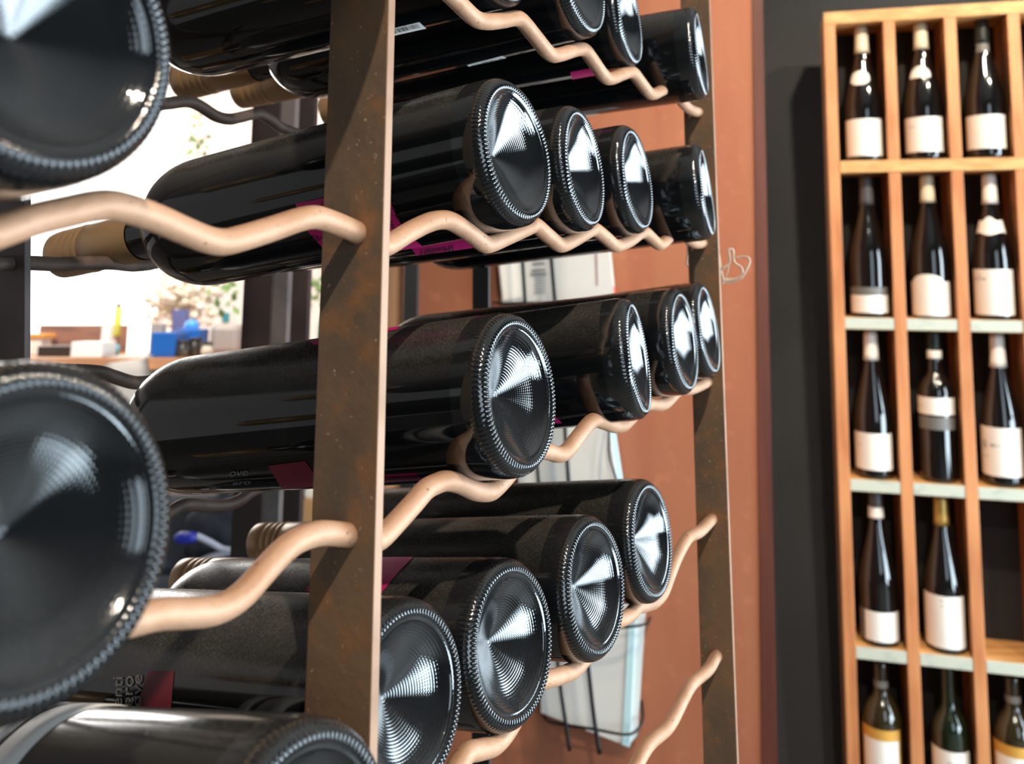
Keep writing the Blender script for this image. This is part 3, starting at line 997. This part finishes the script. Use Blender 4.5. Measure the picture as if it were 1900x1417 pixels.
def wrap(pr, z0, z1, a0, a1, name, m, parent, top=None, bot=None, lift=.0005, n=28, k=8):
    """a paper label on an upright bottle; angles in degrees from its front, top/bot shape the edge"""
    if pr is BURG and z0 > .115:
        z0, z1 = taller(z0), taller(z1)
    bm = bmesh.new()
    g = []
    for i in range(n + 1):
        t = i / n
        an = math.radians(a0 + (a1 - a0) * t) - PI / 2
        lo = z0 + (bot(t) if bot else 0)
        hi = z1 + (top(t) if top else 0)
        row = []
        for j in range(k + 1):
            z = lo + (hi - lo) * j / k
            r = rad(pr, z) + lift
            row.append(bm.verts.new((r * math.cos(an), r * math.sin(an), z)))
        g.append(row)
    for i in range(n):
        for j in range(k):
            bm.faces.new((g[i][j], g[i + 1][j], g[i + 1][j + 1], g[i][j + 1]))
    return obj(name, bm, m, parent)


def cap(pr, z0, m, parent, name='capsule', z1=None, extra=.0006):
    top = pr[-1][1]
    z1 = taller(z1) if (z1 and pr is BURG) else (z1 or top)
    z0 = taller(z0) if pr is BURG else z0
    bm = bmesh.new()
    zs = [z0 + (z1 - z0) * i / 5 for i in range(6)]
    prof = [(rad(pr, zs[0]) - .0002, zs[0])] + [(rad(pr, z) + extra, z) for z in zs]
    if z1 >= top - 1e-6:
        prof += [(.012, top + .0012), (0, top + .0013)]
    else:
        prof += [(rad(pr, z1) - .0002, z1)]
    lathe(bm, prof, 40)
    return obj(name, bm, m, parent)


proto_up = {}
for nm, pr in (('burg', BURG), ('bord', BORD), ('round', ROUND)):
    bm = bmesh.new()
    lathe(bm, pr, 56)
    proto_up[nm] = bm
SM = Matrix((SX, SD, SZ)).transposed().to_4x4()


def stand_bottle(col, row, shape, glass, label, dx=0.0, dy=0.046, roll=0.0):
    pr = {'burg': BURG, 'bord': BORD, 'round': ROUND}[shape]
    dx = min(dx + .012, .0095)
    mw = Matrix.Translation(sh((col + .5) * CW + dx, dy, -RH * row + .0002) + SB) @ SM @ Matrix.Rotation(math.radians(-22 + roll), 4, 'Z')
    e = empty('wine_bottle', mw, label, 'bottle', 'bottles standing in the display shelf')
    obj('glass_body', proto_up[shape].copy(), glass, e)
    return e, pr


def script(pr, z, a, txt, size, parent, m='print'):
    me = text_mesh(txt)
    b2 = bmesh.new()
    b2.from_mesh(me)
    for v in b2.verts:
        zz = z + v.co.y * size
        r = rad(pr, zz) + .0009
        an = math.radians(a) - PI / 2 + v.co.x * size / r
        v.co = (r * math.cos(an), r * math.sin(an), zz)
    return obj('printed_text', b2, M[m], parent, smooth=False)


G = M['shelf_glass']
oval = lambda h: (lambda t: h * (math.sin(PI * t) ** 0.6) - h)
ovalb = lambda h: (lambda t: h - h * (math.sin(PI * t) ** 0.6))
e, pr = stand_bottle(0, 0, 'burg', G, 'bottle with cream capsule and small oval neck label, left cell of the top row', dx=.004)
cap(pr, .238, M['cream'], e)
wrap(pr, .170, .200, -45, 45, 'neck_label', M['white'], e, oval(.012), ovalb(.012))
wrap(pr, .012, .098, -78, 78, 'label', M['white'], e)
e, pr = stand_bottle(1, 0, 'burg', G, 'bottle with cream capsule and half-moon neck label, second cell of the top row', dx=.001)
cap(pr, .240, M['cream'], e)
wrap(pr, .180, .204, -48, 48, 'neck_label', M['white'], e, oval(.016))
lb = wrap(pr, .018, .098, -78, 78, 'label', M['white'], e)
script(pr, .073, -40, '~~~', .012, lb)
e, pr = stand_bottle(2, 0, 'burg', G, 'bottle with a dark capsule and plain white label, third cell of the top row', dx=.006)
cap(pr, .245, M['darkcap'], e)
wrap(pr, .228, .246, -40, 60, 'neck_label', M['grey'], e)
wrap(pr, .022, .098, -78, 78, 'label', M['white'], e)

e, pr = stand_bottle(0, 1, 'burg', G, 'bottle with a dark grey capsule, grey band above a low white label', dx=-.004)
cap(pr, .236, M['greycap'], e)
wrap(pr, .052, .068, -82, 82, 'grey_band', M['grey'], e)
wrap(pr, .010, .050, -82, 82, 'label', M['white'], e)
e, pr = stand_bottle(1, 1, 'burg', G, 'bottle with a cream capsule and arched-top white label', dx=.000)
cap(pr, .240, M['cream'], e)
wrap(pr, .006, .082, -78, 78, 'label', M['white'], e, lambda t: .016 * max(0, math.sin(PI * min(1, max(0, (t - .18) / .64)))) ** .5)
e, pr = stand_bottle(2, 1, 'burg', G, 'bottle with a white capsule and a wide white scarf-like neck label', dx=.004)
cap(pr, .236, M['white'], e)
wrap(pr, .178, .208, -75, 75, 'neck_label', M['white'], e, lambda t: .004 * math.cos(4 * PI * t) - .010 * (abs(2 * t - 1) ** 3), lambda t: .003 * math.sin(3 * PI * t))
lb = wrap(pr, .010, .110, -78, 78, 'label', M['white'], e)
script(pr, .082, -62, '~/~', .026, lb)

e, pr = stand_bottle(0, 2, 'burg', G, 'bottle with a white capsule and square white label, left cell of the third row', dx=-.006)
cap(pr, .238, M['white'], e)
lb = wrap(pr, .020, .100, -78, 78, 'label', M['white'], e)
script(pr, .070, -40, '~-', .014, lb)
e, pr = stand_bottle(1, 2, 'bord', M['shelf_glass'], 'straight-shouldered bottle with a white band across its upper body', dx=-.002)
cap(pr, .268, mat('dark_green_capsule', (.008, .02, .016), .4), e)
cap(pr, .266, M['white'], e, 'capsule_ring', .284, .0012)
lb = wrap(pr, .146, .183, -88, 88, 'label', M['white'], e)
script(pr, .160, -62, '~~~', .012, lb)
wrap(pr, .114, .141, -60, 88, 'grey_band', M['grey'], e)
e, pr = stand_bottle(2, 2, 'burg', G, 'bottle with white capsule and a tall white label bearing a grey emblem', dx=.004)
cap(pr, .232, M['white'], e)
lb = wrap(pr, .022, .125, -78, 78, 'label', M['white'], e)
script(pr, .082, -58, '@ w~', .018, lb)
script(pr, .058, -55, '~-~', .012, lb)

e, pr = stand_bottle(0, 3, 'burg', G, 'bottle with a grey capsule, pale capsule ring and low white label', dx=-.008)
cap(pr, .262, M['greycap'], e)
cap(pr, .245, M['white'], e, 'capsule_ring', .268, .0014)
wrap(pr, .012, .074, -30, 84, 'label', M['white'], e)
wrap(pr, .012, .074, -84, -31, 'label', M['grey'], e)
e, pr = stand_bottle(1, 3, 'burg', G, 'bottle with a gold capsule and tall cream label', dx=.004)
cap(pr, .240, M['gold'], e)
lb = wrap(pr, .012, .120, -78, 78, 'label', M['white'], e)
script(pr, .098, 0, ':', .03, lb)

e, pr = stand_bottle(0, 4, 'round', M['olive_glass'], 'round-shouldered olive bottle with an ochre-edged label, left cell of the bottom row', dx=-.010)
wrap(pr, .262, .276, -90, 90, 'neck_ring', M['grey'], e)
lb = wrap(pr, .02, .186, -84, 70, 'label', M['yellow'], e)
wrap(pr, .03, .164, -46, 62, 'label_panel', M['white'], lb, lift=.001)
e, pr = stand_bottle(1, 4, 'bord', M['green_glass'], 'green bottle with a cream label, second cell of the bottom row', dx=-.002)
lb = wrap(pr, .02, .158, -78, 78, 'label', M['white'], e)
script(pr, .130, 0, 'o', .016, lb)
e, pr = stand_bottle(2, 4, 'round', M['olive_glass'], 'round-shouldered olive bottle with an ochre-edged label, at the right edge of the bottom row', dx=-.006)
wrap(pr, .262, .276, -90, 90, 'neck_ring', M['grey'], e)
lb = wrap(pr, .02, .186, -84, 70, 'label', M['yellow'], e)
wrap(pr, .03, .164, -50, 62, 'label_panel', M['white'], lb, lift=.001)
for b_ in proto_up.values():
    b_.free()

# ------------------------------------------------------------------ far end: desk and the things on it
DZ = 2.75                                           # distance of the desk front


def spot(x, y, z):
    return P(x, y, z)


dk = P(250, 664, DZ)                                # a point on the desk's front top edge
DT = dk.z
DYF = dk.y
desk = empty('desk', (dk.x, dk.y, 0), 'desk with an orange wood top and taupe front at the far end', 'desk')
bx = lambda lo, hi, n, m, b=.002: box(Vector(lo) - desk.location, Vector(hi) - desk.location, n, m, desk, b)
dx0, dx1 = P(-160, 664, DZ).x, P(520, 664, DZ).x
bx((dx0, DYF, DT - .034), (dx1, DYF + .62, DT), 'desk_top', M['desk_top'])
bx((dx0 + .02, DYF + .03, 0), (dx1 - .02, DYF + .05, DT - .035), 'front_panel', M['desk_front'])
bx((dx0 + .02, DYF + .05, 0), (dx0 + .05, DYF + .6, DT - .035), 'side_panel', M['desk_front'])
bx((dx1 - .05, DYF + .05, 0), (dx1 - .02, DYF + .6, DT - .035), 'side_panel', M['desk_front'])


def desk_box(x0, x1, ytop, dep, back, name, m, label, cat, bevel=.003, lift=0.0, group=None):
    """a box standing on the desk, its front seen from x0 to x1 and up to ytop"""
    z = DZ + back
    a, b = P(x0, 640, z), P(x1, 640, z)
    yy = DYF + back
    k = yy / a.y if a.y else 1
    za = P((x0 + x1) / 2, ytop, z)
    h = EYE.z + (za.z - EYE.z) * (yy / za.y)
    ax, bx_ = a.x * (yy / a.y), b.x * (yy / b.y)
    return tag(box((ax, yy, DT + lift + .0005), (bx_, yy + dep, h), name, m, None, bevel), label, cat, group)


# blue tub with its contents
bt = desk_box(279, 326, 616, .12, .06, 'storage_tub', M['blue'], 'blue plastic tub with papers on the desk', 'tub')
desk_box(327, 368, 610, .10, .20, 'storage_tub', M['blue'], 'smaller blue box behind the blue tub on the desk', 'tub')
desk_box(277, 300, 600, .03, .19, 'card', M['grey_pl'], 'grey card propped behind the blue tub', 'card', .001)
desk_box(316, 342, 574, .035, .31, 'folder', M['violet'], 'slate-violet folder standing behind the blue tub', 'folder', .001)
bm = bmesh.new()
bmesh.ops.create_uvsphere(bm, u_segments=24, v_segments=16, radius=.024)
c_ = P(356, 606, DZ + .25)
tag(obj('ball', bm, M['bluebright'], None, True, Matrix.Translation(c_)), 'bright blue ball on the smaller blue box', 'ball')
# dark jars right of the tub
for k, (x, h, r) in enumerate(((340, .040, .021), (362, .048, .022), (384, .036, .018))):
    z = DZ + .05 + .012 * k
    p = P(x, 655, z)
    yy = DYF + .05 + .03 * (k % 2) + .02
    p = Vector((p.x * yy / p.y, yy, DT + .0005))
    e = empty('spice_jar', p, ['dark jar just right of the blue tub on the desk', 'dark jar in the middle of the three beside the blue tub', 'small jar with a pale front beside the grey case'][k], 'jar')
    bm = bmesh.new()
    lathe(bm, [(0, 0), (r, 0), (r, h * .7), (r * .8, h * .82), (r * .8, h), (0, h)], 24)
    obj('jar_body', bm, M['jar'] if k < 2 else M['dry'], e)
    bm = bmesh.new()
    lathe(bm, [(0, h + .0002), (r * .86, h + .0002), (r * .86, h + .010), (0, h + .010)], 24)
    obj('lid', bm, M['dark_card'], e)
# grey case at the right
desk_box(386, 442, 600, .16, .24, 'case', M['grey_pl'], 'rounded grey case at the right end of the desk', 'case', .02)
tz_ = (FY - EYE.y) / P(419, 588, 1).y
tc0, tc1 = P(413, 597, tz_), P(426, 580, tz_)
tag(box((tc0.x, FY - .008, tc0.z), (tc1.x, FY - .0002, tc1.z), 'wall_card', M['teal'], None, .001), 'small teal card fixed to the far wall above the grey case', 'card')
# papers and binders on the left
desk_box(70, 186, 603, .22, .30, 'box_file', M['brown_card'], 'wide brown box file at the left of the desk', 'box', .003)
desk_box(30, 76, 627, .07, .21, 'paper_stack', M['white'], 'stack of white papers at the left end of the desk', 'paper')
ps = bpy.data.objects['paper_stack']
c_ = [Vector(v.co) for v in ps.data.vertices]
px0, px1, py0, py1, pz1 = min(v.x for v in c_), max(v.x for v in c_), min(v.y for v in c_), max(v.y for v in c_), max(v.z for v in c_)
tag(box((px0 - .01, py0 - .01, pz1 + .0003), (px1 + .012, py1, pz1 + .014), 'folder', M['orange'], None, .002), 'orange folder on the white paper stack', 'folder')
desk_box(70, 146, 642, .14, .10, 'binder', M['dark_card'], 'dark binder lying in front of the brown box file', 'binder', .002)
desk_box(132, 190, 634, .10, .03, 'carton', M['white'], 'small white carton at the front of the desk', 'box', .002)
desk_box(186, 202, 606, .05, .18, 'carton', M['white'], 'narrow white carton upright beside the yellow tube', 'box', .002)
# yellow tube
z = DZ + .14
p = P(214, 655, z)
yy = DYF + .15
p = Vector((p.x * yy / p.y, yy, DT + .0005))
e = empty('spray_tube', p, 'slim yellow tube with a cyan foot standing on the desk', 'tube')
for r, z0, z1, m, nm in ((.0105, 0, .035, 'cyan', 'foot'), (.0075, .0352, .062, 'brown_card', 'collar'), (.0115, .0622, .150, 'yellow_pl', 'tube_body'), (.0085, .1502, .166, 'grey_pl', 'cap')):
    bm = bmesh.new()
    lathe(bm, [(0, z0), (r, z0), (r, z1), (0, z1)], 20)
    obj(nm, bm, M[m], e)
# hanging sheet of paper over the desk edge
bm = bmesh.new()
g = []
for i in range(9):
    row = []
    for j in range(5):
        t, s = i / 8, j / 4
        if t < .35:
            v = Vector((dk.x + (-.11 + .15 * s) + .03 * t, DYF + .12 - .124 * t / .35, DT + .003 + .004 * math.sin(3 * s)))
        else:
            q = (t - .35) / .65
            v = Vector((dk.x + (-.105 + .13 * s) + .04 * t + .05 * q, DYF - .006 - .012 * math.sin(2 * q + s), DT + .003 - .17 * q - .02 * (1 - s)))
        row.append(bm.verts.new(v))
    g.append(row)
for i in range(8):
    for j in range(4):
        bm.faces.new((g[i][j], g[i][j + 1], g[i + 1][j + 1], g[i + 1][j]))
bmesh.ops.solidify(bm, geom=bm.faces[:], thickness=.0012)
tag(obj('paper_sheet', bm, M['white']), 'white paper sheet hanging over the desk edge', 'paper')

# vase of dried flowers
z = DZ + .42
yy = DYF + .45
p = P(330, 640, z)
p = Vector((p.x * yy / p.y, yy, DT + .0005))
vase = empty('flower_vase', p, 'vase of beige dried flowers behind the blue tub', 'vase')
bm = bmesh.new()
lathe(bm, [(0, 0), (.03, 0), (.038, .03), (.034, .08), (.02, .11), (.024, .125), (.02, .122), (0, .10)], 32)
obj('vase_body', bm, M['white'], vase)
bm = bmesh.new()
rnd = random.Random(3)
for k in range(120):
    a = rnd.uniform(0, 2 * PI)
    rr = rnd.uniform(.01, .125)
    tip = Vector((rr * math.cos(a) * 1.0, rr * math.sin(a) * .7, rnd.uniform(.13, .27) - rr * .35))
    st = Vector((0, 0, .10))
    tube(bm, [st, (st + tip) / 2 + Vector((0, 0, .02)), tip], .0012, 5)
    mtx = Matrix.Translation(tip) @ Matrix.Scale(rnd.uniform(.7, 1.5), 4)
    bmesh.ops.create_icosphere(bm, subdivisions=1, radius=.0125, matrix=mtx)
fl = obj('dried_flowers', bm, M['dry'], vase)
fl['kind'] = 'stuff'


def vine(x, y_end, z, clusters, label, seed):
    """a thin vine hanging from the ceiling with a few leaf clusters"""
    rn = random.Random(seed)
    e_ = P(x, y_end, z)
    bm = bmesh.new()
    tube(bm, [Vector((e_.x, e_.y, H - .0005)), Vector((e_.x + .004, e_.y, (H + e_.z) / 2)), e_], .0014, 6)
    stem = None
    root = empty('hanging_vine', Vector((e_.x, e_.y, H)), label, 'plant')
    for v in bm.verts:
        v.co -= root.location
    obj('stem', bm, M['leaf'], root)
    bm = bmesh.new()
    for y, sc, n in clusters:
        c0 = P(x, y, z)
        for k in range(n):
            c = c0 + Vector((rn.uniform(-.03, .03), rn.uniform(-.02, .02), rn.uniform(-.04, .03))) * sc - root.location
            d = Vector((rn.uniform(-1, 1), rn.uniform(-1, 1), rn.uniform(-1, .4))).normalized()
            s_ = d.orthogonal().normalized() * .010 * sc
            L_ = d * .03 * sc
            up = d.cross(s_).normalized() * .002 * sc
            bm.faces.new([bm.verts.new(v) for v in (c, c + L_ * .5 + s_ + up, c + L_, c + L_ * .5 - s_ + up)])
    lf = obj('leaves', bm, M['leaf'], root, False)
    lf['kind'] = 'stuff'


vine(368, 275, 3.5, ((262, 1.1, 16), (214, .8, 8)), 'thin vine with small leaf clusters hanging against the bright window', 1)
vine(413, 556, 3.3, ((540, 1.5, 20),), 'green vine end hanging above the grey case on the desk', 3)

vine(592, 560, 3.6, ((530, 1.6, 30),), 'leafy vine seen in the gap just left of the near rusted post', 5)
# small table with a green bottle between the posts
tb = P(596, 648, 3.45)
table = empty('side_table', (tb.x, tb.y, 0), 'white side table in the gap left of the near rusted post', 'table')
box(Vector((-.10, -.03, tb.z - .025)), Vector((.14, .27, tb.z)), 'table_top', M['white'], table, .003)
for lx in (-.09, .11):
    for ly in (-.02, .24):
        box(Vector((lx, ly, 0)), Vector((lx + .02, ly + .02, tb.z - .0255)), 'leg', M['white'], table, .002)
gb = empty('glass_bottle', Vector((tb.x + .004, tb.y + .03, tb.z + .0003)), 'slim dark green bottle standing on the white side table', 'bottle')
bm = bmesh.new()
lathe(bm, [(0, 0), (.026, 0), (.028, .004), (.028, .08), (.022, .115), (.012, .15), (.0105, .19), (.0105, .215), (0, .215)], 28)
obj('glass_body', bm, M['green_pl'], gb)
bm = bmesh.new()
lathe(bm, [(0, .2152), (.0125, .2152), (.0125, .235), (0, .235)], 20)
obj('stopper', bm, M['yellow_pl'], gb)

# chair with a dark jacket
cz = 2.05
cb = P(370, 1000, cz)
jk = empty('desk_chair', (cb.x, cb.y, 0), 'office chair hung with a dark navy jacket below the desk', 'chair')


def jb(x0, x1, y0, y1, z, dep, name, m, bevel):
    a, b = P(x0, y1, z), P(x1, y0, z)
    return box(Vector((a.x, a.y, a.z)) - jk.location, Vector((b.x, a.y + dep, b.z)) - jk.location, name, m, jk, bevel)


jb(235, 392, 930, 1075, cz, .07, 'backrest', M['navy'], .025)
jb(200, 470, 1080, 1130, cz - .05, .30, 'seat', M['navy'], .02)
bm = bmesh.new()
zlo = P(370, 1130, cz).z
tube(bm, [Vector((0.02, .22, 0.06)), Vector((.02, .22, zlo - .005))], .03, 16)
obj('column', bm, M['black_steel'], jk)
bm = bmesh.new()
for k in range(5):
    a = 2 * PI * k / 5
    slab(bm, Vector((.02, .22, .03)) + Vector((-math.sin(a), math.cos(a), 0)) * -.02, Vector((math.cos(a), math.sin(a), 0)) * .26, Vector((-math.sin(a), math.cos(a), 0)) * .04, Vector((0, 0, .03)))
for k in range(5):
    a = 2 * PI * k / 5
    bmesh.ops.create_uvsphere(bm, u_segments=12, v_segments=8, radius=.02, matrix=Matrix.Translation(Vector((.02 + .25 * math.cos(a), .22 + .25 * math.sin(a), .02))))
obj('star_foot', bm, M['black_steel'], jk, smooth=False)
bm = bmesh.new()
bmesh.ops.create_icosphere(bm, subdivisions=4, radius=1)
for v in bm.verts:
    n_ = 1 + .10 * math.sin(7 * v.co.x + 3 * v.co.z) * math.cos(6 * v.co.y + 5 * v.co.z)
    v.co = Vector((v.co.x * .095 * n_, v.co.y * .05 * n_, v.co.z * .088 * n_))
pj = P(425, 992, cz - .052)
jacket = tag(obj('jacket', bm, M['navy'], None, True, Matrix.Translation(pj)), 'crumpled black-navy jacket beside the chair back', 'jacket')
# blue-handled strap
st = empty('lanyard', P(360, 1000, cz - .114), 'pale lanyard with a royal blue end lying over the jacket', 'lanyard')
bm = bmesh.new()
tube(bm, [P(x, y, cz - .114) - st.location for x, y in ((325, 1000), (335, 998), (352, 997), (366, 995))], [.008, .013, .012, .009], 14)
obj('blue_end', bm, M['royal'], st)
bm = bmesh.new()
tube(bm, spline([P(x, y, cz - .114) - st.location for x, y in ((365, 994), (390, 1006), (412, 1018), (430, 1022), (400, 1030), (372, 1042), (350, 1060))], 5), .007, 10)
obj('strap', bm, M['pale_blue'], st)

# things seen between the posts
pz = 3.0
bxx = P(586, 962, pz)
tag(box((P(560, 960, pz).x, bxx.y, 0), (P(650, 960, pz).x, bxx.y + .3, P(590, 928, pz).z), 'cardboard_box', M['card_box'], None, .004), 'tan cardboard box on the floor between the dark posts', 'box')
tag(box((P(560, 925, pz).x, bxx.y + .02, P(590, 927.4, pz).z), (P(650, 925, pz).x, bxx.y + .28, P(590, 912, pz).z), 'white_tray', M['white'], None, .004), 'white tray on top of the tan cardboard box', 'tray')
